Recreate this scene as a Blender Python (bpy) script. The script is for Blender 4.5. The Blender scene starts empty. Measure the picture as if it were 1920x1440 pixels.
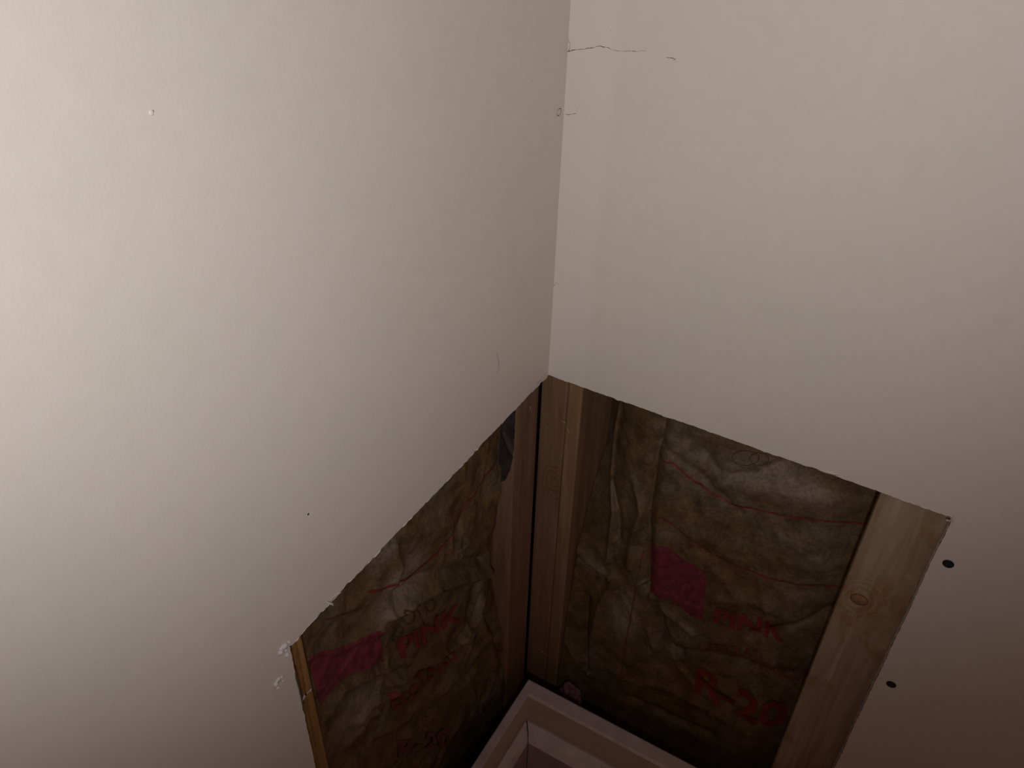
import bpy, bmesh, math, random
import numpy as np
from mathutils import Vector, Matrix, noise
random.seed(7)
S = bpy.context.scene
COL = S.collection

# ------------------------------------------------------------------ camera
# the wall corner is the z axis, z = 0 is the level of the saw cut; metres
CAM = Vector((0.36070884, -0.72884282, 0.58195986))
YAW, PITCH, ROLL, FPX = -0.51362006, 0.63412687, 0.02768301, 1534.7437
FWD = Vector((math.sin(YAW)*math.cos(PITCH), math.cos(YAW)*math.cos(PITCH), -math.sin(PITCH)))
_r = Vector((math.cos(YAW), -math.sin(YAW), 0)); _u = _r.cross(FWD)
RGT = math.cos(ROLL)*_r + math.sin(ROLL)*_u
UPV = RGT.cross(FWD)
cam = bpy.data.objects.new('camera', bpy.data.cameras.new('camera'))
COL.objects.link(cam)
cam.matrix_world = Matrix(((RGT.x, UPV.x, -FWD.x, CAM.x), (RGT.y, UPV.y, -FWD.y, CAM.y), (RGT.z, UPV.z, -FWD.z, CAM.z), (0, 0, 0, 1)))
cam.data.sensor_width = 36; cam.data.lens = FPX/1920*36
cam.data.clip_start = 0.01
S.camera = cam

# ------------------------------------------------------------------ world, light, exposure
W = bpy.data.worlds.new('world'); S.world = W; W.use_nodes = True
W.node_tree.nodes['Background'].inputs[0].default_value = (1.0, 0.52, 0.40, 1)
W.node_tree.nodes['Background'].inputs[1].default_value = 0.10
ld = bpy.data.lights.new('torch', 'SPOT')
ld.energy = 12.6; ld.color = (1.0, 0.99, 1.03)
ld.spot_size = math.radians(2*61.6); ld.spot_blend = 1.0; ld.shadow_soft_size = 0.02
lo = bpy.data.objects.new('torch', ld); COL.objects.link(lo)
lo.location = (0.4554, -0.8622, 0.5311)
_d = Vector((math.cos(0.0091)*math.cos(2.169), math.cos(0.0091)*math.sin(2.169), math.sin(0.0091)))
lo.rotation_euler = _d.to_track_quat('-Z', 'Y').to_euler()
S.view_settings.view_transform = 'Standard'; S.view_settings.look = 'None'
S.view_settings.gamma = 1; S.view_settings.use_curve_mapping = False
S.view_settings.exposure = 0.0

# ------------------------------------------------------------------ helpers
def ray(u, v):
    return FWD + RGT*((u-960)/FPX) - UPV*((v-720)/FPX)
def onx(u, v, X=0.0):
    d = ray(u, v); return CAM + d*((X-CAM.x)/d.x)
def ony(u, v, Y=0.0):
    d = ray(u, v); return CAM + d*((Y-CAM.y)/d.y)
def link(o, parent=None):
    COL.objects.link(o)
    if parent: o.parent = parent
    return o
def obj(name, bm, m, parent=None, smooth=False):
    me = bpy.data.meshes.new(name)
    if not isinstance(m, (list, tuple)): m = [m]
    for x in m: me.materials.append(x)
    bmesh.ops.recalc_face_normals(bm, faces=bm.faces)
    bm.to_mesh(me); bm.free()
    if smooth: me.polygons.foreach_set('use_smooth', [True]*len(me.polygons))
    return link(bpy.data.objects.new(name, me), parent)
def tag(o, label=None, cat=None, group=None, kind=None):
    if label: o['label'] = label
    if cat: o['category'] = cat
    if group: o['group'] = group
    if kind: o['kind'] = kind
    return o
def box(bm, x0, x1, y0, y1, z0, z1, bev=0.0, seg=2, mi=0):
    g = bmesh.ops.create_cube(bm, size=1)
    for v in g['verts']:
        v.co = Vector(((x0+x1)/2+v.co.x*(x1-x0), (y0+y1)/2+v.co.y*(y1-y0), (z0+z1)/2+v.co.z*(z1-z0)))
    if bev:
        es = list({e for v in g['verts'] for e in v.link_edges})
        bmesh.ops.bevel(bm, geom=es, offset=bev, segments=seg, affect='EDGES', profile=0.5)
def mat(name, rough=0.6, spec=0.3):
    m = bpy.data.materials.new(name); m.use_nodes = True
    nt = m.node_tree; b = nt.nodes['Principled BSDF']
    b.inputs['Roughness'].default_value = rough
    b.inputs['Specular IOR Level'].default_value = spec
    return m, nt, b
def N(nt, t, **k):
    n = nt.nodes.new(t)
    for a, v in k.items():
        if a in n.inputs: n.inputs[a].default_value = v
        else: setattr(n, a, v)
    return n
def coords(nt, scale=(1, 1, 1), rot=(0, 0, 0)):
    tc = N(nt, 'ShaderNodeTexCoord'); mp = N(nt, 'ShaderNodeMapping')
    mp.inputs['Scale'].default_value = scale; mp.inputs['Rotation'].default_value = rot
    nt.links.new(tc.outputs['Object'], mp.inputs[0]); return mp.outputs[0]
def ramp(nt, src, stops):
    r = N(nt, 'ShaderNodeValToRGB'); e = r.color_ramp.elements
    while len(e) < len(stops): e.new(0.5)
    for el, (p, c) in zip(e, stops): el.position = p; el.color = (*c, 1) if len(c) == 3 else c
    nt.links.new(src, r.inputs[0]); return r.outputs[0]
def noise_tex(nt, vec, scale, detail=4, rough=0.55, dist=0.0):
    n = N(nt, 'ShaderNodeTexNoise'); n.inputs['Scale'].default_value = scale
    n.inputs['Detail'].default_value = detail; n.inputs['Roughness'].default_value = rough
    n.inputs['Distortion'].default_value = dist
    nt.links.new(vec, n.inputs['Vector']); return n.outputs['Fac']
def mix(nt, fac, a, b, mode='MIX'):
    n = N(nt, 'ShaderNodeMix', data_type='RGBA', blend_type=mode)
    for i, v in ((0, fac), (6, a), (7, b)):
        if hasattr(v, 'links'): nt.links.new(v, n.inputs[i])
        else: n.inputs[i].default_value = v if i == 0 else (*v, 1)
    return n.outputs[2]
def bump(nt, b, src, strength, dist=0.001):
    n = N(nt, 'ShaderNodeBump'); n.inputs['Strength'].default_value = strength
    n.inputs['Distance'].default_value = dist
    nt.links.new(src, n.inputs['Height']); nt.links.new(n.outputs[0], b.inputs['Normal'])

# ------------------------------------------------------------------ materials
def paint(name, strip=False):
    m, nt, b = mat(name, 0.55, 0.25)
    v = coords(nt)
    c = ramp(nt, noise_tex(nt, v, 9, 3), [(0.3, (0.735, 0.68, 0.59)), (0.7, (0.755, 0.69, 0.61))])
    c2 = ramp(nt, noise_tex(nt, v, 60, 2), [(0.3, (0.975, 0.97, 0.965)), (0.7, (1, 1, 1))])
    c = mix(nt, 1.0, c, c2, 'MULTIPLY')
    if strip:   # taped and filled joint beside the corner, painted a touch paler
        sx = N(nt, 'ShaderNodeSeparateXYZ'); nt.links.new(v, sx.inputs[0])
        md = N(nt, 'ShaderNodeMath', operation='MULTIPLY_ADD'); nt.links.new(noise_tex(nt, v, 14, 3), md.inputs[0])
        md.inputs[1].default_value = 0.02; nt.links.new(sx.outputs[0], md.inputs[2])
        c = mix(nt, ramp(nt, md.outputs[0], [(0.052, (1, 1, 1)), (0.064, (0, 0, 0))]), c, (0.762, 0.705, 0.622))
    nt.links.new(c, b.inputs['Base Color'])
    bump(nt, b, noise_tex(nt, v, 380, 3, 0.6), 0.15, 0.0012)
    return m
WALL = paint('cream_wall_paint')
WALLR = paint('cream_wall_paint_taped', True)
def plain(name, col, rough=0.7, spec=0.2, var=0.15, scale=40, bmp=0.0):
    m, nt, b = mat(name, rough, spec)
    v = coords(nt)
    d = tuple(c*(1-var) for c in col); l = tuple(min(1, c*(1+var)) for c in col)
    f = noise_tex(nt, v, scale, 4)
    nt.links.new(ramp(nt, f, [(0.3, d), (0.7, l)]), b.inputs['Base Color'])
    if bmp: bump(nt, b, f, bmp)
    return m
GYP = plain('white_gypsum', (0.72, 0.68, 0.66), 0.95, 0.05, 0.12, 300, 0.5)
CUTF = plain('grey_lilac_cut_gypsum', (0.50, 0.44, 0.45), 0.95, 0.05, 0.15, 300, 0.5)
PAPER = plain('torn_white_paper', (0.78, 0.72, 0.68), 0.9, 0.05, 0.1, 200)
DARKLINE = plain('crack_shadow', (0.16, 0.11, 0.07), 0.95, 0.0, 0.3, 300)
TAPE = plain('joint_compound', (0.80, 0.76, 0.70), 0.6, 0.2, 0.02, 12)
def wood(name, c0, c1, c2, seed=0.0, knot=None, stain=None, axis=2):
    m, nt, b = mat(name, 0.6, 0.25)
    tc = N(nt, 'ShaderNodeTexCoord'); mp = N(nt, 'ShaderNodeMapping')
    sc = [1, 1, 1]; sc[axis] = 0.07
    mp.inputs['Scale'].default_value = sc; mp.inputs['Location'].default_value = (seed, seed*2, seed*3)
    nt.links.new(tc.outputs['Object'], mp.inputs[0]); v = mp.outputs[0]
    g1 = noise_tex(nt, v, 26, 5, 0.6, 1.4)
    g2 = noise_tex(nt, v, 160, 4, 0.6, 0.3)
    c = ramp(nt, g1, [(0.28, c0), (0.5, c1), (0.72, c2)])
    c = mix(nt, 0.55, c, ramp(nt, g2, [(0.35, (0.72, 0.68, 0.62)), (0.65, (1.1, 1.1, 1.1))]), 'MULTIPLY')
    if knot:
        # annual-ring distortion around the knot
        dist = N(nt, 'ShaderNodeVectorMath', operation='DISTANCE')
        mp2 = N(nt, 'ShaderNodeMapping'); mp2.vector_type = 'POINT'
        mp2.inputs['Scale'].default_value = (1, 0.2, 0.75)
        nt.links.new(tc.outputs['Object'], mp2.inputs[0])
        nt.links.new(mp2.outputs[0], dist.inputs[0]); dist.inputs[1].default_value = (knot[0], knot[1]*0.2, knot[2]*0.75)
        w = noise_tex(nt, tc.outputs['Object'], 60, 3)
        ad = N(nt, 'ShaderNodeMath', operation='MULTIPLY_ADD'); nt.links.new(w, ad.inputs[0]); ad.inputs[1].default_value = 0.012
        nt.links.new(dist.outputs['Value'], ad.inputs[2])
        sn = N(nt, 'ShaderNodeMath', operation='MULTIPLY'); nt.links.new(ad.outputs[0], sn.inputs[0]); sn.inputs[1].default_value = 900
        s2 = N(nt, 'ShaderNodeMath', operation='SINE'); nt.links.new(sn.outputs[0], s2.inputs[0])
        rings = ramp(nt, s2.outputs[0], [(0.0, (0.8, 0.7, 0.55)), (1.0, (1.06, 1.04, 1.0))])
        near = ramp(nt, ad.outputs[0], [(0.016, (1, 1, 1)), (0.05, (0, 0, 0))])
        c = mix(nt, near, c, mix(nt, 0.7, c, rings, 'MULTIPLY'))
    if stain:
        sv = coords(nt, (1, 1, 0.6)); f = noise_tex(nt, sv, 22, 4, 0.65, 0.8)
        msk = ramp(nt, f, [(0.52, (0, 0, 0)), (0.66, (1, 1, 1))])
        c = mix(nt, msk, c, mix(nt, 1.0, c, stain, 'MULTIPLY'))
    nt.links.new(c, b.inputs['Base Color'])
    bump(nt, b, g2, 0.25, 0.0006)
    return m
KNOT = ony(1611, 1124, 0.0127)
W_CORNER = wood('brown_framing_wood', (0.205, 0.108, 0.060), (0.255, 0.140, 0.082), (0.30, 0.175, 0.108), 0.3, knot=ony(1040, 905, 0.0127))
W_CORNER2 = wood('tan_framing_wood', (0.225, 0.125, 0.06), (0.275, 0.16, 0.082), (0.33, 0.20, 0.11), 1.3)
W_BOARD = wood('weathered_pine_board', (0.33, 0.225, 0.14), (0.43, 0.315, 0.21), (0.54, 0.42, 0.30), 2.1, knot=KNOT, stain=(0.85, 0.68, 0.45))
W_LEFT = wood('orange_pine', (0.26, 0.12, 0.03), (0.36, 0.19, 0.065), (0.44, 0.26, 0.11), 3.7)
KNOTM = plain('knot_wood', (0.33, 0.18, 0.09), 0.5, 0.3, 0.2, 200)
KNOTR = plain('knot_ring', (0.19, 0.09, 0.04), 0.6, 0.2, 0.2, 300)
def kraft(name, seed, patches=()):
    m, nt, b = mat(name, 0.5, 0.35)
    v = coords(nt); mp = v.node; mp.inputs['Location'].default_value = (seed, seed, seed)
    big = noise_tex(nt, v, 9, 4, 0.6, 0.6)
    med = noise_tex(nt, v, 45, 5, 0.65, 0.3)
    fin = noise_tex(nt, v, 260, 3, 0.6)
    c = ramp(nt, big, [(0.34, (0.145, 0.082, 0.032)), (0.47, (0.165, 0.105, 0.048)), (0.57, (0.16, 0.112, 0.065)), (0.70, (0.215, 0.165, 0.12))])
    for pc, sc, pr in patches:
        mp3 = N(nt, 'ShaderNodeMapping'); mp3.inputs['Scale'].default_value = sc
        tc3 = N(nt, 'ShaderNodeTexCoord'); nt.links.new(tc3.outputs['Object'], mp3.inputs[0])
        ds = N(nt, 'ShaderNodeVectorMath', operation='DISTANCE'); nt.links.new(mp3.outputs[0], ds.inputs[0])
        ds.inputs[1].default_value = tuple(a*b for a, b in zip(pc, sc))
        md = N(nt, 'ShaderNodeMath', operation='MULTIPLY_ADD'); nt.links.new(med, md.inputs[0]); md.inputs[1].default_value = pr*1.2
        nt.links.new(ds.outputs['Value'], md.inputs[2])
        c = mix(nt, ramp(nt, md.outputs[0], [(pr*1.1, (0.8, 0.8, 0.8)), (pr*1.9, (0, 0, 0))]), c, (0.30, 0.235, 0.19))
    c = mix(nt, 0.8, c, ramp(nt, med, [(0.34, (0.50, 0.46, 0.40)), (0.5, (0.92, 0.92, 0.90)), (0.66, (1.3, 1.26, 1.15))]), 'MULTIPLY')
    c = mix(nt, 0.8, c, ramp(nt, fin, [(0.35, (0.70, 0.70, 0.66)), (0.65, (1.15, 1.15, 1.15))]), 'MULTIPLY')
    nt.links.new(c, b.inputs['Base Color'])
    bump(nt, b, med, 0.35, 0.002)
    return m
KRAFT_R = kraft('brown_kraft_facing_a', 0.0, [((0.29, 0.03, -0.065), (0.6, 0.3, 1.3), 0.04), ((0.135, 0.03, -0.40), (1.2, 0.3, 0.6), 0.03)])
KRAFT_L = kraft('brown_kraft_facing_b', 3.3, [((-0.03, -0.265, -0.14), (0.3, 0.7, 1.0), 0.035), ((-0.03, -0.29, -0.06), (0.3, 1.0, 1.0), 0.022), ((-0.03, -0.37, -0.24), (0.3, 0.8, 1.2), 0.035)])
def printm(name, col):
    m, nt, b = mat(name, 0.5, 0.3)
    v = coords(nt)
    f = noise_tex(nt, v, 90, 5, 0.7)
    d = tuple(c*0.6 for c in col); l = tuple(c*1.2 for c in col)
    nt.links.new(ramp(nt, f, [(0.35, d), (0.65, l)]), b.inputs['Base Color'])
    return m
RED = printm('red_print', (0.22, 0.034, 0.028))
REDDIM = printm('faded_red_print', (0.18, 0.060, 0.040))
PINKP = printm('crimson_print', (0.21, 0.038, 0.052))
INK = printm('grey_brown_print', (0.085, 0.055, 0.035))
SHEATH = plain('dark_sheathing', (0.05, 0.035, 0.028), 0.9, 0.1, 0.4, 60)
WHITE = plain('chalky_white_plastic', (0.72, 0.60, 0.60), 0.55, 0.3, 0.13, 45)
TAN = plain('tan_card', (0.52, 0.36, 0.26), 0.75, 0.15, 0.08, 20)
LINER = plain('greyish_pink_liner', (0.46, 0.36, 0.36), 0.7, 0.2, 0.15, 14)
SCREWM = plain('black_screw', (0.018, 0.019, 0.022), 0.55, 0.25, 0.2, 200)
PINKW = plain('pink_fibre', (0.30, 0.14, 0.15), 1.0, 0.0, 0.4, 120, 0.8)
BATTM = plain('pink_glass_wool', (0.30, 0.11, 0.13), 1.0, 0.0, 0.35, 60, 0.6)
DARKPL = plain('black_plastic_sheet', (0.045, 0.04, 0.045), 0.4, 0.4, 0.3, 30)
CONC = plain('grey_subfloor', (0.38, 0.32, 0.28), 0.9, 0.1, 0.2, 12)

# ------------------------------------------------------------------ room shell
FLOOR, CEIL, FAR = -0.90, 1.55, 2.6
TH = 0.0127
OPEN = 0.4575
def jag(p0, p1, step, amp, seed, extra=None):
    """points from p0 to p1 (2-D: along wall, height) with a saw-torn wobble"""
    n = max(2, int(math.hypot(p1[0]-p0[0], p1[1]-p0[1])/step)); out = []
    dx, dz = p1[0]-p0[0], p1[1]-p0[1]; L = math.hypot(dx, dz); nx, nz = -dz/L, dx/L
    for i in range(n+1):
        t = i/n
        a = amp*(noise.noise(Vector((t*L*120, seed, 0)))*0.6 + noise.noise(Vector((t*L*600, seed, 5)))*0.7)
        a += 0.0012*noise.noise(Vector((t*L*14, seed, 9)))
        if extra: a += extra(t)
        if i in (0, n): a *= 0.3
        out.append((p0[0]+dx*t+nx*a, p0[1]+dz*t+nz*a))
    return out
def chip(c, w, h): return lambda t: h*max(0.0, 1-abs(t-c)/w)
def addf(*fs): return lambda t: sum(f(t) for f in fs)
def wall(name, to3, side_sign, edge_side, edge_top, outer):
    # wall coordinates: s along the wall away from the corner, z up; thin strips fan out from the sawn edge
    bm = bmesh.new()
    for d in (0, TH):
        V = lambda s, z: bm.verts.new(to3(s, z, d))
        top = [V(*p) for p in edge_top]; upp = [V(p[0], CEIL) for p in edge_top]
        side = [V(*p) for p in edge_side[:-1]] + [top[0]]; far = [V(outer, p[1]) for p in edge_side]
        cor = V(outer, CEIL)
        fs = [(top[i], top[i+1], upp[i+1], upp[i]) for i in range(len(top)-1)]
        fs += [(side[i], side[i+1], far[i+1], far[i]) for i in range(len(side)-1)]
        fs.append((top[0], upp[0], cor, far[-1]))
        for f in fs: bm.faces.new(f)
        if d == 0: ed = side + top[1:]
        else:
            ed2 = side + top[1:]
            for i in range(len(ed)-1):
                bm.faces.new((ed[i], ed[i+1], ed2[i+1], ed2[i])).material_index = 1
    o = obj(name, bm, [WALLR if side_sign > 0 else WALL, CUTF]); tag(o, kind='structure')
    return o
R3 = lambda s, z, d: Vector((s, d, z))            # right wall: plane y = 0, behind is +y
L3 = lambda s, z, d: Vector((-d, -s, z))          # left wall: plane x = 0, behind is -x
r_side = jag((0.4625, FLOOR), (OPEN, 0.0), 0.004, 0.0009, 1.0)
r_top = jag((OPEN, 0.0), (0.0, 0.0), 0.003, 0.0009, 2.0, addf(chip(0.30, 0.015, -0.0012), chip(0.80, 0.01, 0.0012)))
l_side = jag((0.4600, FLOOR), (0.4540, 0.0), 0.004, 0.0010, 3.0)
l_top = jag((0.4540, 0.0), (0.0, 0.0), 0.003, 0.0010, 4.0, addf(chip(0.0, 0.045, 0.0045), chip(0.16, 0.02, -0.0025), chip(0.985, 0.02, 0.002)))
WR = wall('wall_right', R3, 1, r_side, r_top, FAR)
WL = wall('wall_left', L3, -1, l_side, l_top, FAR)
tag(WR, 'cream painted drywall on the right, cut away at the bottom corner')
tag(WL, 'cream painted drywall on the left, cut away at the bottom corner')
bm = bmesh.new(); box(bm, -0.4, FAR, -FAR, 0.4, FLOOR-0.05, FLOOR); tag(obj('floor', bm, CONC), 'bare grey subfloor below the framing', kind='structure')
bm = bmesh.new(); box(bm, -0.4, FAR, -FAR, 0.4, CEIL, CEIL+0.05); tag(obj('ceiling', bm, WALL), 'plain cream ceiling above the walls', kind='structure')
# sheathing outside the studs
bm = bmesh.new(); box(bm, -0.20, FAR, TH+0.165, TH+0.178, FLOOR, CEIL)
tag(obj('wall_outer_right', bm, SHEATH), 'dark sheathing board closing the right stud bay', kind='structure')
bm = bmesh.new(); box(bm, -TH-0.178, -TH-0.165, -FAR, TH+0.165, FLOOR, CEIL)
tag(obj('wall_outer_left', bm, SHEATH), 'dark sheathing board closing the left stud bay', kind='structure')

# ---- things on the wall surfaces: torn paper, cracks, chips
def ribbon(name, pts, w, m, to3, parent, off=-0.00025, seed=0.0, vary=0.5, tilt=0.0):
    bm = bmesh.new(); a = []; 
    n = len(pts)
    for i, (s, z) in enumerate(pts):
        p, q = pts[max(0, i-1)], pts[min(n-1, i+1)]
        dx, dz = q[0]-p[0], q[1]-p[1]; L = math.hypot(dx, dz) or 1
        ww = w*(1-vary+2*vary*abs(noise.noise(Vector((pts[i][0]*220+pts[i][1]*180, seed, 1)))+0.15))*0.5
        if i in (0, n-1): ww *= 0.2
        nx, nz = -dz/L*ww, dx/L*ww
        a.append((bm.verts.new(to3(s+nx, z+nz, off)), bm.verts.new(to3(s-nx, z-nz, off))))
        if tilt: lowv = min(a[-1], key=lambda q: q.co.z); lowv.co = to3(s+(nx if lowv is a[-1][0] else -nx), lowv.co.z, off-tilt*ww/w*2)
    for i in range(n-1): bm.faces.new((a[i][0], a[i][1], a[i+1][1], a[i+1][0]))
    return obj(name, bm, m, parent)
def dense(pts, step=0.002, wob=0.0006, seed=0.0):
    out = []
    for (a, b) in zip(pts, pts[1:]):
        L = math.hypot(b[0]-a[0], b[1]-a[1]); k = max(1, int(L/step))
        for i in range(k):
            t = i/k; s = a[0]+(b[0]-a[0])*t; z = a[1]+(b[1]-a[1])*t
            out.append((s+wob*noise.noise(Vector((s*500, z*500, seed))), z+wob*noise.noise(Vector((s*400, z*400, seed+7)))))
    out.append(pts[-1]); return out
rp = lambda u, v: (lambda p: (p.x, p.z))(ony(u, v))
lp = lambda u, v: (lambda p: (-p.y, p.z))(onx(u, v))
for k, (px, w) in enumerate([
        ([(1064, 96), (1074, 94), (1085, 93), (1100, 91), (1112, 89), (1125, 87), (1140, 89), (1146, 93)], 0.0009),
        ([(1146, 93), (1165, 96), (1190, 96), (1212, 95)], 0.0004),
        ([(1066, 73), (1069, 82), (1068, 92), (1064, 98)], 0.0007),
        ([(1249, 107), (1258, 109), (1267, 111), (1262, 113)], 0.0008),
        ([(1059, 213), (1068, 215), (1075, 213), (1081, 212)], 0.0007),
        ([(1081, 212), (1083, 204), (1088, 196)], 0.0003),
        ([(1036, 537), (1044, 530), (1050, 534)], 0.0004),
        ([(1310, 795), (1350, 780), (1400, 770), (1440, 770)], 0.0003)]):
    c = [DARKLINE, TAPE][k == 7]
    o = ribbon('crack', dense([rp(*p) for p in px], 0.0015, 0.0007, k), w*1.1, c, R3, WR, seed=k, vary=0.85)
# left wall hairlines and marks
for k, px in enumerate([[(931, 662), (934, 674), (936, 690), (931, 700)], [(1018, 445), (1029, 436)]]):
    ribbon('crack', dense([lp(*p) for p in px], 0.0015, 0.0003, 20+k), 0.0005, [DARKLINE, PAPER][k], L3, WL, seed=30+k)
# ring-shaped nail pop by the corner
c0 = lp(1048, 210)
pts = [(c0[0]+0.0045*math.cos(t*0.42+0.4), c0[1]+0.0033*math.sin(t*0.42+0.4)) for t in range(15)]
ribbon('nail_pop', pts, 0.0010, DARKLINE, L3, WL, seed=3, vary=0.6)
# small black spot and raised bumps of paint
def lump(name, s, z, r, h, m, to3, parent, seed=0, asp=1.0):
    bm = bmesh.new(); bmesh.ops.create_icosphere(bm, subdivisions=2, radius=1)
    for v in bm.verts:
        k = 1+0.35*noise.noise(v.co*1.7+Vector((seed*3.1, 0, 0)))
        c = v.co*k; v.co = to3(s+c.x*r*asp, z+c.y*r, -c.z*h)
    return obj(name, bm, m, parent, True)
s, z = lp(284, 211); lump('paint_bump', s, z, 0.0016, 0.0007, WALL, L3, WL, 1)
s, z = lp(578, 964); lump('black_speck', s, z, 0.0011, 0.0004, SCREWM, L3, WL, 2)
s, z = lp(991, 152); lump('paint_bump', s, z, 0.0012, 0.0006, PAPER, L3, WL, 3)
s, z = rp(1146, 57); lump('paint_bump', s, z, 0.0012, 0.0006, PAPER, R3, WR, 4)
# knocked-off plaster beside the left cut
for k, (u, v, r, a) in enumerate([(533, 1212, 0.0042, 1.2), (526, 1223, 0.0040, 0.9), (538, 1228, 0.0030, 1.0), (541, 1205, 0.0032, .8),
                                  (529, 1214, 0.0026, 1.6), (536, 1219, 0.0020, 1.0),
                                  (522, 1274, 0.0032, 1.3), (517, 1283, 0.0040, 0.8), (528, 1270, 0.0022, 1), (521, 1290, .0022, 1), (531, 1277, .0014, 1)]):
    s, z = lp(u, v); lump('plaster_chip', s, z, r*0.75, r*0.55, GYP, L3, WL, 10+k, a)
# torn face paper along the cuts
def edge_paper(edge, lo_, hi_, w, to3, parent, seed):
    seg = [p for p in edge if lo_ <= p[0] <= hi_]
    if len(seg) > 3: ribbon('torn_paper', seg, w*0.55, PAPER, to3, parent, seed=seed, vary=0.9, off=-0.0003, tilt=w*0.25)
for a, b_, w in [(0.02, 0.045, .0012), (0.10, 0.14, 0.0012), (0.155, 0.30, 0.0016), (0.33, 0.45, 0.0018), (0.0, 0.02, 0.0012), (0.055, 0.085, .0008)]:
    edge_paper(l_top, a, b_, w, L3, WL, a*10)
for a, b_, w in [(0.0, 0.03, 0.0008), (0.14, 0.165, 0.001), (0.09, 0.11, 0.0008), (0.255, 0.285, 0.0011), (0.40, 0.457, 0.0011), (.2, .23, .0006)]:
    edge_paper(r_top, a, b_, w, R3, WR, a*11)
def curl(pts2, w, to3, parent, lift, seed):
    bm = bmesh.new(); n = len(pts2); a = []
    for i, (s, z) in enumerate(pts2):
        l = -lift*math.sin(i/(n-1)*math.pi)-0.0004; ww = w*(0.4+0.6*math.sin((i+.5)/n*math.pi))
        a.append((bm.verts.new(to3(s, z+ww, l)), bm.verts.new(to3(s, z-ww, l*0.3))))
    for i in range(n-1): bm.faces.new((a[i][0], a[i][1], a[i+1][1], a[i+1][0]))
    obj('paper_curl', bm, PAPER, parent)
curl([rp(*p) for p in [(1540, 883), (1552, 886), (1564, 889), (1575, 891)]], 0.0010, R3, WR, 0.003, 1)
curl([rp(*p) for p in [(1774, 975), (1781, 975), (1787, 967), (1786, 963)]], 0.0016, R3, WR, 0.002, 2)
curl([rp(*p) for p in [(1782, 968), (1786, 976), (1783, 986)]], 0.0012, R3, WR, 0.002, 2)
curl([lp(*p) for p in [(611, 1128), (619, 1131), (625, 1134)]], 0.0020, L3, WL, 0.003, 3)
curl([lp(*p) for p in [(1004, 722), (1010, 714), (1014, 711)]], 0.0014, L3, WL, 0.002, 4)
curl([lp(*p) for p in [(640, 1110), (628, 1117), (618, 1128)]], 0.0007, L3, WL, 0.002, 5)
# dark torn line just outside the right-hand cut, and grey paper lifting beside the left-hand one
ribbon('cut_line', [(s+0.0007, z) for s, z in r_side if z < -0.003], 0.0011, DARKLINE, R3, WR, seed=4, vary=0.45)
ribbon('cut_line', [(s-0.0000, z) for s, z in l_side if -0.10 < z < -0.035], 0.0020, plain('blue_grey_paper', (0.10, 0.11, 0.11), .9, .05), L3, WL, seed=6, vary=0.4)
# filled joint strip beside the corner on the right wall
# ------------------------------------------------------------------ drywall screws
def screw(u, v, label, ang):
    p = ony(u, v); r = 0.0056
    root = bpy.data.objects.new('drywall_screw', None); link(root); root.location = (p.x, 0, p.z)
    bm = bmesh.new(); n = 20; prof = [(0, -0.0007), (r*0.82, -0.0009), (r, -0.0003), (r*0.9, 0.0008), (0.0019, 0.004), (0.0017, 0.036), (0, 0.040)]
    # the top profile point is pulled in a little: shallow dished head
    rows = []
    for (rr, y) in prof:
        rows.append([bm.verts.new((rr*math.cos(2*math.pi*i/n), y, rr*math.sin(2*math.pi*i/n))) for i in range(n)] if rr > 0 else [bm.verts.new((0, y+0.0003, 0))])
    for a, b_ in zip(rows, rows[1:]):
        for i in range(n):
            j = (i+1) % n
            if len(a) == 1: bm.faces.new((a[0], b_[i], b_[j]))
            elif len(b_) == 1: bm.faces.new((a[i], b_[0], a[j]))
            else: bm.faces.new((a[i], b_[i], b_[j], a[j]))
    obj('head', bm, SCREWM, root, True)
    bm = bmesh.new()
    for k in range(2):
        g = bmesh.ops.create_cube(bm, size=1)
        for w_ in g['verts']:
            c = Vector((w_.co.x*0.0052, w_.co.y*0.0004-0.00085, w_.co.z*0.0011))
            c.rotate(Matrix.Rotation(ang+k*math.pi/2, 3, 'Y')); w_.co = c
    obj('cross_recess', bm, DARKPL, root)
    # broken paint ring round the head
    bm = bmesh.new(); a = []
    for i in range(28):
        t = 2*math.pi*i/28; r1 = r*(1.10+0.10*noise.noise(Vector((math.cos(t)*2, math.sin(t)*2, u))))
        a.append((bm.verts.new((r*0.98*math.cos(t), -0.00025, r*0.98*math.sin(t))), bm.verts.new((r1*math.cos(t), -0.00025, r1*math.sin(t)))))
    for i in range(28):
        j = (i+1) % 28; bm.faces.new((a[i][0], a[i][1], a[j][1], a[j][0]))
    obj('paint_ring', bm, PAPER, root)
    tag(root, label, 'screw')
screw(1778, 1057, 'upper black screw head in right wall just below the cutout corner', 0.4)
screw(1671, 1283, 'lower black screw head in right wall beside the pine board', 1.0)

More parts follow.
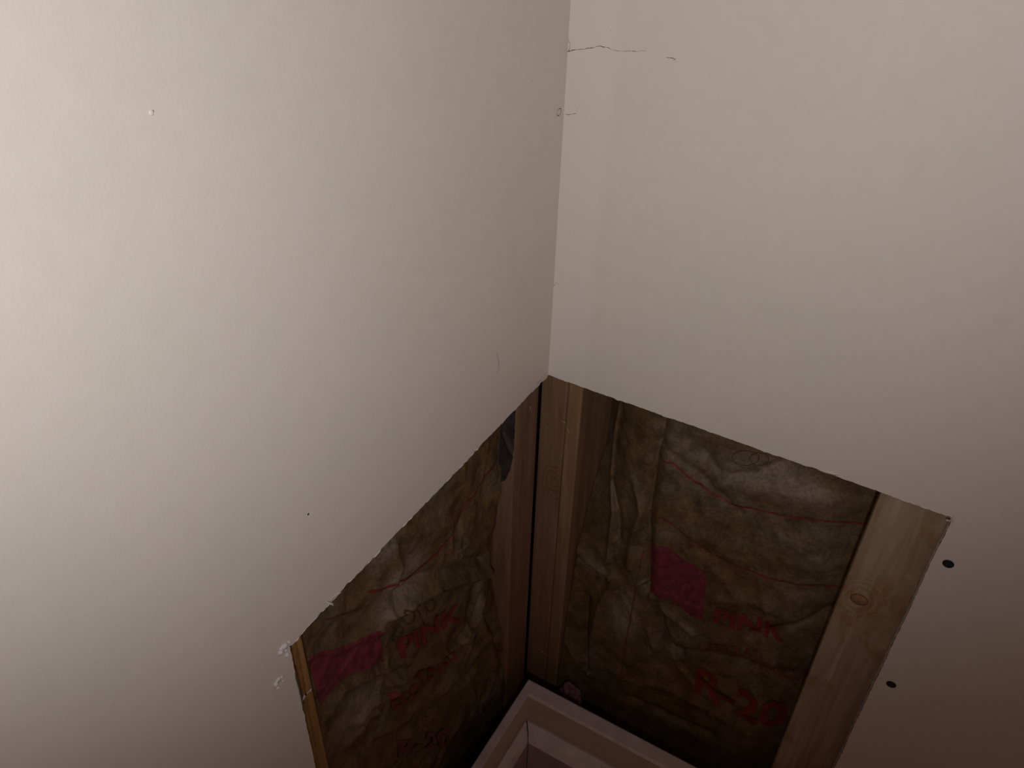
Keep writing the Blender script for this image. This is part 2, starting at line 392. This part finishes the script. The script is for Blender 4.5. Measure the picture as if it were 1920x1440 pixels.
# ------------------------------------------------------------------ studs
def board(name, x0, x1, y0, y1, z0, z1, m, label, cat='stud', group=None):
    o = bpy.data.objects.new(name, None) if False else None
    bm = bmesh.new(); box(bm, x0, x1, y0, y1, z0, z1, 0.0022, 2)
    o = obj(name, bm, m); return tag(o, label, cat, group)
Z0, Z1 = FLOOR+0.039, CEIL
s1 = board('wall_stud', -0.0152, 0.0215, TH+0.0002, TH+0.14, Z0, Z1, W_CORNER, 'brown corner stud right of the dark vertical gap, with pale scuffs')
s2 = board('wall_stud', 0.0217, 0.0415, TH+0.0012, TH+0.14, Z0, Z1, W_CORNER2, 'thin lighter stud strip doubled onto the corner stud, facing the right bay')
s3 = board('wall_stud', -TH-0.14, -TH-0.0002, -0.0575, 0.0033, Z0, Z1, W_CORNER, 'brown corner stud left of the dark vertical gap')
s4 = board('wall_stud', 0.3905, 0.4795, TH+0.0002, TH+0.038, Z0, Z1, W_BOARD, 'wide pale pine board with round knot at right edge of the cutout')
s5 = board('wall_stud', -TH-0.14, -TH-0.0002, -0.468, -0.4290, Z0, Z1, W_LEFT, 'narrow orange pine stud at the left edge of the cutout')
# sole plates
p1 = board('sole_plate', -0.0152, FAR-.1, TH+0.0002, TH+0.14, FLOOR, FLOOR+0.038, W_CORNER2, 'horizontal wooden plate under the right wall studs', 'plate')
p2 = board('sole_plate', -TH-0.14, -TH-0.0002, -FAR+.1, 0.0033, FLOOR, FLOOR+0.038, W_CORNER2, 'horizontal wooden plate under the left wall studs', 'plate')
# the knot: a raised oval plug with its dark ring
bm = bmesh.new(); n = 24
c = KNOT
def oval(a, b_, y): return [bm.verts.new((c.x+a*math.cos(2*math.pi*i/n)*(1+0.04*math.sin(3*i)), y, c.z+b_*math.sin(2*math.pi*i/n))) for i in range(n)]
o1 = oval(0.0088, 0.0074, TH-0.0006); o2 = oval(0.0098, 0.0084, TH+0.0004); bm.faces.new(o1)
for i in range(n): bm.faces.new((o1[i], o2[i], o2[(i+1) % n], o1[(i+1) % n]))
obj('knot', bm, KNOTM, s4, True)
bm = bmesh.new(); o1 = oval(0.0087, 0.0073, TH-0.0008); o2 = oval(0.0101, 0.0086, TH-0.0002)
for i in range(n): bm.faces.new((o1[i], o2[i], o2[(i+1) % n], o1[(i+1) % n]))
obj('knot_ring', bm, KNOTR, s4)
# flecks of plaster and scuffs stuck to the boards
def fleck(px, w, m, parent, plane, name='plaster_fleck', seed=0):
    if plane == 'R': f = lambda u, v: (lambda p: (p.x, p.z))(ony(u, v, TH)); t3 = lambda s, z, d: Vector((s, TH+d, z))
    else: f = lambda u, v: (lambda p: (-p.y, p.z))(onx(u, v, -TH)); t3 = lambda s, z, d: Vector((-TH-d, -s, z))
    ribbon(name, dense([f(*p) for p in px], 0.001, 0.0008, seed), w, m, t3, parent, off=-0.0002, seed=seed, vary=0.9)
FL = plain('plaster_smear', (0.42, 0.34, 0.29), 0.9, 0.1, 0.3, 200)
fleck([(1053, 789), (1060, 793)], 0.004, FL, s1, 'R', seed=1)
fleck([(1062, 800), (1068, 812)], 0.0025, FL, s1, 'R', seed=2)
fleck([(1024, 808), (1026, 800)], 0.001, FL, s1, 'R', seed=3)
fleck([(1001, 1210), (1018, 1222), (1036, 1234)], 0.0014, FL, s1, 'R', seed=5)
fleck([(992, 762), (995, 768)], 0.004, FL, s3, 'L', seed=4)
for k, px in enumerate([[(1660, 984), (1668, 994), (1666, 1008)], [(1652, 1000), (1658, 990), (1672, 990)], [(1626, 1012), (1632, 1020)], [(1665, 1033), (1670, 1040)], [(1530, 1226), (1533, 1229)]]):
    fleck(px, 0.0011, FL, s4, 'R', seed=20+k)
fleck([(563, 1320), (572, 1303), (584, 1292)], 0.004, GYP, s5, 'L', seed=40)
fleck([(1680, 1190), (1684, 1196)], 0.003, GYP, s4, 'R', seed=33)
# greenish grain-dark line down the left stud
fleck([(553, 1200), (566, 1260), (578, 1330), (592, 1400), (600, 1460)], 0.0042, plain('dark_resin', (0.24, 0.115, 0.035), .6, .2), s5, 'L', 'resin_streak', seed=41)
# darker stain patches on the right board
STM = plain('amber_stain', (0.36, 0.245, 0.135), 0.6, 0.2, 0.2, 60)
def patch(px, m, parent, plane, name, off=-0.00015):
    bm = bmesh.new(); vs = []
    for (u, v) in px:
        p = ony(u, v, TH) if plane == 'R' else onx(u, v, -TH)
        vs.append(bm.verts.new((p.x, TH+off, p.z) if plane == 'R' else (-TH-off, p.y, p.z)))
    bm.faces.new(vs); bmesh.ops.triangulate(bm, faces=list(bm.faces)); return obj(name, bm, m, parent)
patch([(1722, 1060), (1728, 1072), (1722, 1090), (1708, 1104), (1690, 1108), (1672, 1120), (1654, 1126), (1676, 1104), (1692, 1084), (1706, 1068)], STM, s4, 'R', 'stain')
patch([(1741, 962), (1766, 972), (1758, 992), (1742, 992), (1732, 984)], STM, s4, 'R', 'stain')
patch([(1614, 1168), (1640, 1150), (1668, 1160), (1680, 1184), (1660, 1180), (1642, 1196), (1622, 1192), (1606, 1182)], STM, s4, 'R', 'stain')
patch([(1652, 1190), (1676, 1186), (1668, 1212), (1650, 1220), (1640, 1206)], STM, s4, 'R', 'stain')

# ------------------------------------------------------------------ insulation batts
def segd(PX, PZ, a, b):
    ax, az = a; bx, bz = b; dx, dz = bx-ax, bz-az; L2 = dx*dx+dz*dz+1e-12
    t = np.clip(((PX-ax)*dx+(PZ-az)*dz)/L2, 0, 1)
    return np.hypot(PX-(ax+dx*t), PZ-(az+dz*t))
class Batt:
    """kraft-faced batt: a crumpled surface behind the stud faces; s along the wall, z up"""
    def __init__(self, to3, frompx, s0, s1, z0, z1, base, seed):
        self.to3, self.frompx, self.s0, self.s1, self.z0, self.z1, self.base, self.seed = to3, frompx, s0, s1, z0, z1, base, seed
        self.creases = []; self.rough = (0.011, 0.0028)
        self.nu, self.nz = 230, 380
    def rough_pos(self, u, v):
        s, z = self.frompx(u, v, 0.03)
        for _ in range(6):
            s, z = self.frompx(u, v, float(self.base(np.array([s]), np.array([z]))[0]))
        return (s, z)
    def crease(self, px, w, amp):     # amp > 0 = ridge towards the room
        self.creases.append(([self.rough_pos(*p) for p in px], w, amp))
    def build_grid(self):
        ss = np.linspace(self.s0, self.s1, self.nu); zz = np.linspace(self.z0, self.z1, self.nz)
        PX, PZ = np.meshgrid(ss, zz)
        D = self.base(PX, PZ)
        for pts, w, amp in self.creases:
            d = np.min([segd(PX, PZ, a, b) for a, b in zip(pts, pts[1:])], axis=0)
            D = D - 0.85*amp*np.exp(-(d/(w*1.15))**1.5)
        nz_ = np.zeros_like(D); sd = self.seed
        flat = []
        for z in zz:
            for s in ss:
                w1 = noise.noise(Vector((s*9, z*9, sd+4)))
                a = abs(noise.noise(Vector((s*14+w1*1.5, z*11+w1, sd))))
                b = abs(noise.noise(Vector((s*38+w1*3, z*30, sd+9))))
                c = noise.noise(Vector((s*110, z*110, sd+2)))
                flat.append((a-0.25)*self.rough[0] + (b-0.2)*self.rough[1] + c*0.0005)
        D = D + np.array(flat).reshape(D.shape)
        self.D = np.maximum(D, 0.0005); self.ss, self.zz = ss, zz
    def depth(self, s, z):
        fu = min(max((s-self.s0)/(self.s1-self.s0)*(self.nu-1), 0), self.nu-1.001)
        fz = min(max((z-self.z0)/(self.z1-self.z0)*(self.nz-1), 0), self.nz-1.001)
        i, j = int(fz), int(fu); a, b = fz-i, fu-j; D = self.D
        return float((D[i, j]*(1-b)+D[i, j+1]*b)*(1-a)+(D[i+1, j]*(1-b)+D[i+1, j+1]*b)*a)
    def pos(self, u, v):
        s, z = self.rough_pos(u, v)
        for _ in range(8):
            d = self.depth(s, z); s2, z2 = self.frompx(u, v, d); s, z = (s+s2)/2, (z+z2)/2
        return (s, z)
    def face(self, m, parent):
        vs = [tuple(self.to3(s, z, self.D[i, j])) for i, z in enumerate(self.zz) for j, s in enumerate(self.ss)]
        n = self.nu; fs = [(i*n+j, i*n+j+1, (i+1)*n+j+1, (i+1)*n+j) for i in range(self.nz-1) for j in range(n-1)]
        me = bpy.data.meshes.new('kraft_facing'); me.from_pydata(vs, [], fs); me.materials.append(m)
        me.polygons.foreach_set('use_smooth', [True]*len(fs)); me.update()
        o = bpy.data.objects.new('kraft_facing', me); link(o, parent); o['label'] = 'crumpled brown paper facing'; return o
    def lay(self, name, verts, faces, m, parent, off=0.0011):
        me = bpy.data.meshes.new(name)
        me.from_pydata([tuple(self.to3(s, z, self.depth(s, z)-off)) for s, z in verts], [], faces)
        me.materials.append(m); me.polygons.foreach_set('use_smooth', [True]*len(faces)); me.update()
        return link(bpy.data.objects.new(name, me), parent)
    def line(self, px, w, m, parent, seed=0, name='printed_line'):
        P = [self.pos(*p) for p in px]; P = dense(P, 0.002, 0.0005, seed)
        vs, fs = [], []; n = len(P)
        for i, (s, z) in enumerate(P):
            p, q = P[max(0, i-1)], P[min(n-1, i+1)]; dx, dz = q[0]-p[0], q[1]-p[1]; L = math.hypot(dx, dz) or 1
            ww = w*0.5*(0.75+0.5*abs(noise.noise(Vector((i*0.3, seed, 0)))))
            vs += [(s-dz/L*ww, z+dx/L*ww), (s+dz/L*ww, z-dx/L*ww)]
            if i: fs.append((2*i-2, 2*i-1, 2*i+1, 2*i))
        return self.lay(name, vs, fs, m, parent)
    def poly(self, px, m, parent, name, step=0.003):
        P = [self.pos(*p) for p in px]
        bm = bmesh.new(); f = bm.faces.new([bm.verts.new((s, z, 0)) for s, z in P])
        self._sub(bm, step); return self._drop(bm, m, parent, name, 0.0005)
    def _sub(self, bm, step):
        bmesh.ops.triangulate(bm, faces=list(bm.faces))
        for _ in range(7):
            es = [e for e in bm.edges if e.calc_length() > step]
            if not es: break
            bmesh.ops.subdivide_edges(bm, edges=es, cuts=1)
            bmesh.ops.triangulate(bm, faces=list(bm.faces))
    def _drop(self, bm, m, parent, name, off):
        for v in bm.verts: s, z = v.co.x, v.co.y; v.co = self.to3(s, z, self.depth(s, z)-off)
        return obj(name, bm, m, parent, True)
    def text(self, body, p0, p1, ptop, m, parent, bold=0.0, name='printed_text', outline=False):
        o0, e, t = self.pos(*p0), self.pos(*p1), self.pos(*ptop)
        cu = bpy.data.curves.new('t', 'FONT'); cu.body = body; cu.size = 1; cu.offset = bold; cu.resolution_u = 3
        to = bpy.data.objects.new('t', cu); COL.objects.link(to)
        dg = bpy.context.evaluated_depsgraph_get(); dg.update()
        me = bpy.data.meshes.new_from_object(to.evaluated_get(dg))
        bpy.data.objects.remove(to); bm = bmesh.new(); bm.from_mesh(me); bpy.data.meshes.remove(me)
        xs = [v.co.x for v in bm.verts]; ys = [v.co.y for v in bm.verts]; x0, x1 = min(xs), max(xs); H = 0.70
        for v in bm.verts:
            a = (v.co.x-x0)/(x1-x0); b = v.co.y/H
            v.co = Vector((o0[0]+(e[0]-o0[0])*a+(t[0]-o0[0])*b, o0[1]+(e[1]-o0[1])*a+(t[1]-o0[1])*b, 0))
        self._sub(bm, 0.0028)
        return self._drop(bm, m, parent, name, 0.0020)
def batt_body(parent, x0, x1, y0, y1):
    bm = bmesh.new(); box(bm, x0, x1, y0, y1, FLOOR+0.04, CEIL-0.01, 0.006)
    o = obj('glass_wool', bm, BATTM, parent); o['label'] = 'pink glass wool behind the paper'
sm = lambda x, a, b: (lambda t: t*t*(3-2*t))(np.clip((x-a)/(b-a), 0, 1))

# ---- right bay
def baseR(s, z):
    top = sm(z, -0.62, -0.05)                                   # pushed deeper at the top
    edge = np.interp(z, [-0.60, -0.52, -0.44, -0.31, -0.22, -0.17, 0.0], [0.006, 0.012, 0.019, 0.036, 0.073, 0.105, 0.112])
    left = np.exp(-(np.maximum(s-0.0415, 0)/0.040)**1.3)
    mid = 0.014 + 0.014*top
    d = mid + (edge-mid)*left
    d = d + 0.025*sm(s, 0.34, 0.392)*0.7                        # tucked in at the wide board
    d = d - 0.010*np.exp(-((s-0.15)/0.05)**2)*(1-top)
    d = d + 0.07*sm(-z, 0.66+0.10*(s-0.05), 0.80+0.10*(s-0.05))                # falls back above the floor
    return np.clip(d, 0.002, 0.12)
rB = bpy.data.objects.new('insulation_batt', None); link(rB); rB.location = (0, 0, 0)
tag(rB, 'kraft-faced insulation batt in the right stud bay, reading PINK and R-20', 'insulation')
fr = lambda u, v, d: (lambda p: (p.x, p.z))(ony(u, v, TH+d))
BR = Batt(lambda s, z, d: Vector((s, TH+d, z)), fr, 0.0430, 0.3995, -0.84, 0.10, baseR, 1.0)
BR.rough = (0.008, 0.0018)
BR.crease([(1248, 780), (1232, 850), (1216, 960), (1217, 1040), (1214, 1110)], 0.006, -0.012)
BR.crease([(1262, 800), (1250, 880), (1236, 960), (1232, 1020)], 0.010, 0.006)
BR.crease([(1163, 755), (1152, 830), (1146, 900), (1150, 960), (1140, 1050)], 0.0035, 0.008)
BR.crease([(1148, 900), (1158, 960), (1160, 1010)], 0.005, -0.010)
BR.crease([(1190, 900), (1204, 960), (1186, 1010), (1180, 1060)], 0.006, 0.009)
BR.crease([(1240, 830), (1300, 880), (1345, 925), (1385, 960)], 0.006, -0.006)
BR.crease([(1315, 850), (1350, 890), (1420, 893), (1490, 868)], 0.008, -0.009)
BR.crease([(1365, 905), (1440, 915), (1560, 940)], 0.012, 0.006)
BR.crease([(1460, 880), (1540, 915), (1640, 935)], 0.010, -0.004)
BR.crease([(1218, 1118), (1250, 1150), (1300, 1190)], 0.004, 0.008)
BR.crease([(1228, 1130), (1240, 1180), (1256, 1216), (1275, 1225)], 0.006, -0.016)
BR.crease([(1565, 1138), (1520, 1160), (1470, 1176), (1410, 1190)], 0.005, -0.010)
BR.crease([(1350, 1120), (1420, 1130), (1500, 1160)], 0.010, 0.007)
BR.crease([(1160, 1100), (1190, 1094), (1213, 1092)], 0.003, 0.008)
BR.crease([(1158, 1108), (1190, 1102), (1213, 1100)], 0.003, -0.007)
BR.crease([(1085, 1030), (1110, 1052), (1145, 1080)], 0.004, 0.010)
BR.crease([(1080, 1045), (1105, 1068), (1130, 1085)], 0.004, -0.010)
BR.crease([(1150, 1090), (1125, 1130), (1110, 1190), (1104, 1260)], 0.006, 0.008)
BR.crease([(1100, 1120), (1096, 1190), (1102, 1250)], 0.005, -0.012)
BR.crease([(1220, 1180), (1230, 1215), (1180, 1240)], 0.008, 0.008)
BR.crease([(1165, 1265), (1250, 1290), (1330, 1330), (1400, 1370)], 0.010, 0.006)
BR.crease([(1180, 1310), (1260, 1345), (1330, 1375)], 0.006, -0.009)
BR.crease([(1290, 1220), (1380, 1235), (1480, 1260)], 0.006, -0.006)
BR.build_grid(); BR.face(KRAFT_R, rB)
batt_body(rB, 0.044, 0.3880, TH+0.125, TH+0.160)
BR.poly([(1219, 1011), (1248, 1024), (1285, 1052), (1323, 1072), (1324, 1100), (1317, 1162), (1295, 1154), (1262, 1128), (1219, 1105)], PINKP, rB, 'printed_panel')
BR.line([(1236, 848), (1262, 868), (1300, 900), (1335, 925), (1368, 943), (1410, 952), (1470, 966), (1540, 975), (1628, 983)], 0.0031, RED, rB, 1)
BR.line([(1216, 957), (1240, 970), (1268, 988), (1300, 1015), (1340, 1040), (1385, 1062), (1440, 1083), (1500, 1096), (1575, 1101)], 0.0025, RED, rB, 2)
BR.line([(1208, 1030), (1194, 1090), (1184, 1150), (1172, 1215), (1164, 1280)], 0.0022, REDDIM, rB, 3)
BR.line([(1165, 1262), (1200, 1272), (1240, 1296), (1285, 1302)], 0.0022, REDDIM, rB, 4)
BR.text('PINK', (1338, 1164), (1474, 1202), (1342, 1136), RED, rB, 0.035)
BR.text('FIBERGLAS', (1309, 1216), (1420, 1232), (1311, 1202), REDDIM, rB, 0.01)
BR.text('Insulation', (1424, 1252), (1512, 1278), (1428, 1226), REDDIM, rB, 0.0)
BR.text('R-20', (1302, 1293), (1470, 1362), (1308, 1247), RED, rB, 0.03)
# circular watermark near the cut
BR.line([(1398+26*math.cos(t*.5), 858+14*math.sin(t*.5)) for t in range(14)], 0.0009, INK, rB, 9, 'printed_ring')
BR.line([(1424+18*math.cos(t*.5), 860+12*math.sin(t*.5)) for t in range(14)], 0.0009, INK, rB, 9, 'printed_ring')

# ---- left bay (s = distance from the corner = -y)
def baseL(s, z):
    top = sm(z, -0.42, -0.02)
    edge = np.interp(z, [-0.60, -0.56, -0.47, -0.38, -0.25, -0.15, -0.05], [0.001, 0.002, 0.009, 0.027, 0.028, 0.022, 0.021])
    mid = 0.014 + 0.010*top
    d = mid + (edge-mid)*np.exp(-(np.maximum(s-0.0575, 0)/0.03)**1.3)
    d = d - 0.008*sm(s, 0.36, 0.43)
    d = d + 0.02*sm(-z, 0.62, 0.8)
    return np.clip(d, 0.003, 0.12)
lB = bpy.data.objects.new('insulation_batt', None); link(lB)
tag(lB, 'kraft-faced insulation batt in the left stud bay with crimson printed band', 'insulation')
fl = lambda u, v, d: (lambda p: (-p.y, p.z))(onx(u, v, -TH-d))
BL = Batt(lambda s, z, d: Vector((-TH-d, -s, z)), fl, 0.0582, 0.4285, -0.84, 0.10, baseL, 5.0)
BL.crease([(915, 1070), (885, 1080), (860, 1084), (820, 1096), (775, 1124), (725, 1150)], 0.007, 0.016)
BL.crease([(905, 1050), (850, 1062), (800, 1078), (740, 1116)], 0.006, -0.012)
BL.crease([(735, 1092), (745, 1060), (738, 1020)], 0.006, 0.008)
BL.crease([(880, 1000), (850, 1060), (800, 1080)], 0.006, 0.006)
BL.crease([(935, 890), (915, 990), (895, 1060)], 0.012, 0.006)
BL.crease([(925, 1040), (905, 1110), (885, 1160), (862, 1200)], 0.006, -0.008)
BL.crease([(905, 1120), (885, 1180), (850, 1220), (790, 1250), (720, 1290), (670, 1350)], 0.005, 0.008)
BL.crease([(900, 1160), (870, 1215), (820, 1250), (745, 1260)], 0.005, -0.007)
BL.crease([(912, 1190), (880, 1245), (830, 1290), (770, 1335), (700, 1380)], 0.006, 0.007)
BL.crease([(905, 1230), (860, 1290), (800, 1340), (740, 1385)], 0.006, -0.007)
BL.crease([(910, 1140), (925, 1190), (945, 1240), (955, 1290)], 0.006, -0.010)
BL.crease([(905, 1180), (918, 1210), (935, 1300)], 0.010, 0.006)
BL.crease([(616, 1330), (640, 1290), (720, 1255)], 0.005, 0.007)
BL.crease([(655, 1395), (690, 1340), (740, 1300)], 0.006, 0.008)
BL.crease([(580, 1230), (640, 1215), (712, 1178)], 0.004, 0.006)
BL.crease([(640, 1250), (680, 1200)], 0.003, 0.004)
BL.build_grid(); BL.face(KRAFT_L, lB)
batt_body(lB, -TH-0.160, -TH-0.125, -0.4270, -0.059)
BL.poly([(577, 1229), (610, 1220), (660, 1206), (700, 1186), (714, 1182), (716, 1210), (719, 1240), (690, 1253), (648, 1268), (625, 1290), (603, 1322), (594, 1300), (583, 1262)], PINKP, lB, 'printed_panel')
BL.line([(928, 868), (912, 888), (895, 915), (875, 942), (858, 975), (840, 1010), (820, 1036), (796, 1056), (768, 1080), (742, 1096), (715, 1106), (690, 1108)], 0.0034, RED, lB, 1)
BL.line([(690, 1136), (668, 1144), (640, 1153), (602, 1163)], 0.0022, REDDIM, lB, 2)
BL.text('PINK', (748, 1233), (862, 1158), (741, 1200), RED, lB, 0.035)
BL.text('eco', (733, 1205), (757, 1186), (728, 1182), INK, lB, -0.0)
for cx, cy, r in ((765, 1156, 12), (806, 1134, 10)):
    BL.line([(cx+r*math.cos(t*0.42), cy+r*1.1*math.sin(t*0.42)) for t in range(16)], 0.0022, INK, lB, cx, 'printed_ring')
BL.line([(783, 1132), (786, 1150), (794, 1172)], 0.002, INK, lB, 3, 'printed_stroke')
BL.text('EcoTouch', (738, 1332), (858, 1236), (722, 1300), RED, lB, 0.01)
BL.text('R-20', (745, 1420), (842, 1392), (742, 1388), REDDIM, lB, 0.03)

DARKPATCHM = plain('dark_grey_patch', (0.042, 0.033, 0.029), 0.55, 0.3, 0.35, 70)
def creased_patch():
    # dark grey creased patch over the upper side of the stud, beside the batt
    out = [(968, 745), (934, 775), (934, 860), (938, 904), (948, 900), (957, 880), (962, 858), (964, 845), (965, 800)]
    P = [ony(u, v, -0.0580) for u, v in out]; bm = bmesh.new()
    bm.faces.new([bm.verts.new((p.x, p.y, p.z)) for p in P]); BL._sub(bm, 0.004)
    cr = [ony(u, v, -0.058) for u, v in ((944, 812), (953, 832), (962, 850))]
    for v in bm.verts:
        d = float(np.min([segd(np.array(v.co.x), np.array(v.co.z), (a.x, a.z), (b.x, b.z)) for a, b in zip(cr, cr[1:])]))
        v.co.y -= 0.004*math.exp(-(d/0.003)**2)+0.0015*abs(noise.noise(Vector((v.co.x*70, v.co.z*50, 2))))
    o = obj('dark_patch', bm, DARKPATCHM, lB, True); o['label'] = 'dark grey creased patch against the stud'
creased_patch()
# ------------------------------------------------------------------ loose bits low in the right bay
def crumple(name, c, r, m, seed, label, cat, sq=(1, 1, 1)):
    bm = bmesh.new(); bmesh.ops.create_icosphere(bm, subdivisions=4, radius=1)
    for v in bm.verts:
        p = v.co.normalized(); k = 1+0.30*noise.noise(p*1.6+Vector((seed, 0, 0)))-0.35*abs(noise.noise(p*3.2+Vector((0, seed, 0))))
        v.co = Vector((c[0]+p.x*k*r*sq[0], c[1]+p.y*k*r*sq[1], c[2]+p.z*k*r*sq[2]))
    return tag(obj(name, bm, m, None, True), label, cat)

# ------------------------------------------------------------------ open box in the corner
ZT = -0.55
XO, YO, XE, YE = 0.020, -0.046, 0.62, -0.62
ob = bpy.data.objects.new('open_box', None); link(ob); ob.location = (XO, YO, FLOOR)
tag(ob, 'open white-rimmed box with a tan ledge, pushed into the corner under the cutout', 'box')
# far-end insets mirror the near ones
def ringpts(ix, iy, z): return [(XO+ix, YO-iy, z), (XE-ix, YO-iy, z), (XE-ix, YE+iy, z), (XO+ix, YE+iy, z)]
prof = [  # (inset x, inset y, z, part)
    (0.000, 0.000, FLOOR), (0.000, 0.000, ZT-0.003), (0.002, 0.003, ZT), (0.0115, 0.023, ZT), (0.014, 0.0265, ZT-0.003),
    (0.0145, 0.027, ZT-0.004), (0.030, 0.059, ZT-0.006),
    (0.0305, 0.0595, ZT-0.003), (0.033, 0.0640, ZT-0.001), (0.043, 0.078, ZT-0.006), (0.048, 0.0860, ZT-0.016),
    (0.052, 0.093, ZT-0.20), (0.056, 0.097, FLOOR+0.02)]
def rings(a, b, m, name, close=False):
    bm = bmesh.new(); rs = []
    for ix, iy, z in prof[a:b+1]:
        rs.append([bm.verts.new(Vector(p)-Vector(ob.location)) for p in ringpts(ix, iy, z)])
    for r0, r1 in zip(rs, rs[1:]):
        for i in range(4): bm.faces.new((r0[i], r0[(i+1) % 4], r1[(i+1) % 4], r1[i]))
    if close: bm.faces.new(rs[-1])
    o = obj(name, bm, m, ob); return o
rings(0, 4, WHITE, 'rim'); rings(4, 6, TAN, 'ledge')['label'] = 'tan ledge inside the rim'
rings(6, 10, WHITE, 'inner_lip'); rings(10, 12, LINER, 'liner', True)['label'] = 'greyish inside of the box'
# dark open joint where the two inner lips meet
def tube(name, pts, r, m, parent):
    cu = bpy.data.curves.new(name, 'CURVE'); cu.dimensions = '3D'; cu.bevel_depth = r; cu.bevel_resolution = 1
    sp = cu.splines.new('POLY'); sp.points.add(len(pts)-1)
    for q, p in zip(sp.points, pts): q.co = (*(Vector(p)-Vector(parent.location)), 1)
    cu.materials.append(m)
    t = bpy.data.objects.new(name, cu); COL.objects.link(t)
    dg = bpy.context.evaluated_depsgraph_get(); dg.update(); me = bpy.data.meshes.new_from_object(t.evaluated_get(dg))
    bpy.data.objects.remove(t); return link(bpy.data.objects.new(name, me), parent)
tube('corner_joint', [(XO+0.033, YO-0.064, ZT-0.0005), (XO+0.043, YO-0.078, ZT-0.0055), (XO+0.048, YO-0.086, ZT-0.016), (XO+0.052, YO-0.093, ZT-0.2)], 0.0008, SHEATH, ob)
crumple('fibre_tuft', (0.075, 0.000, -0.615), 0.022, PINKW, 2.0, 'tuft of pink insulation fibre poking up behind the box rim', 'tuft', (0.9, 0.5, 1.5))
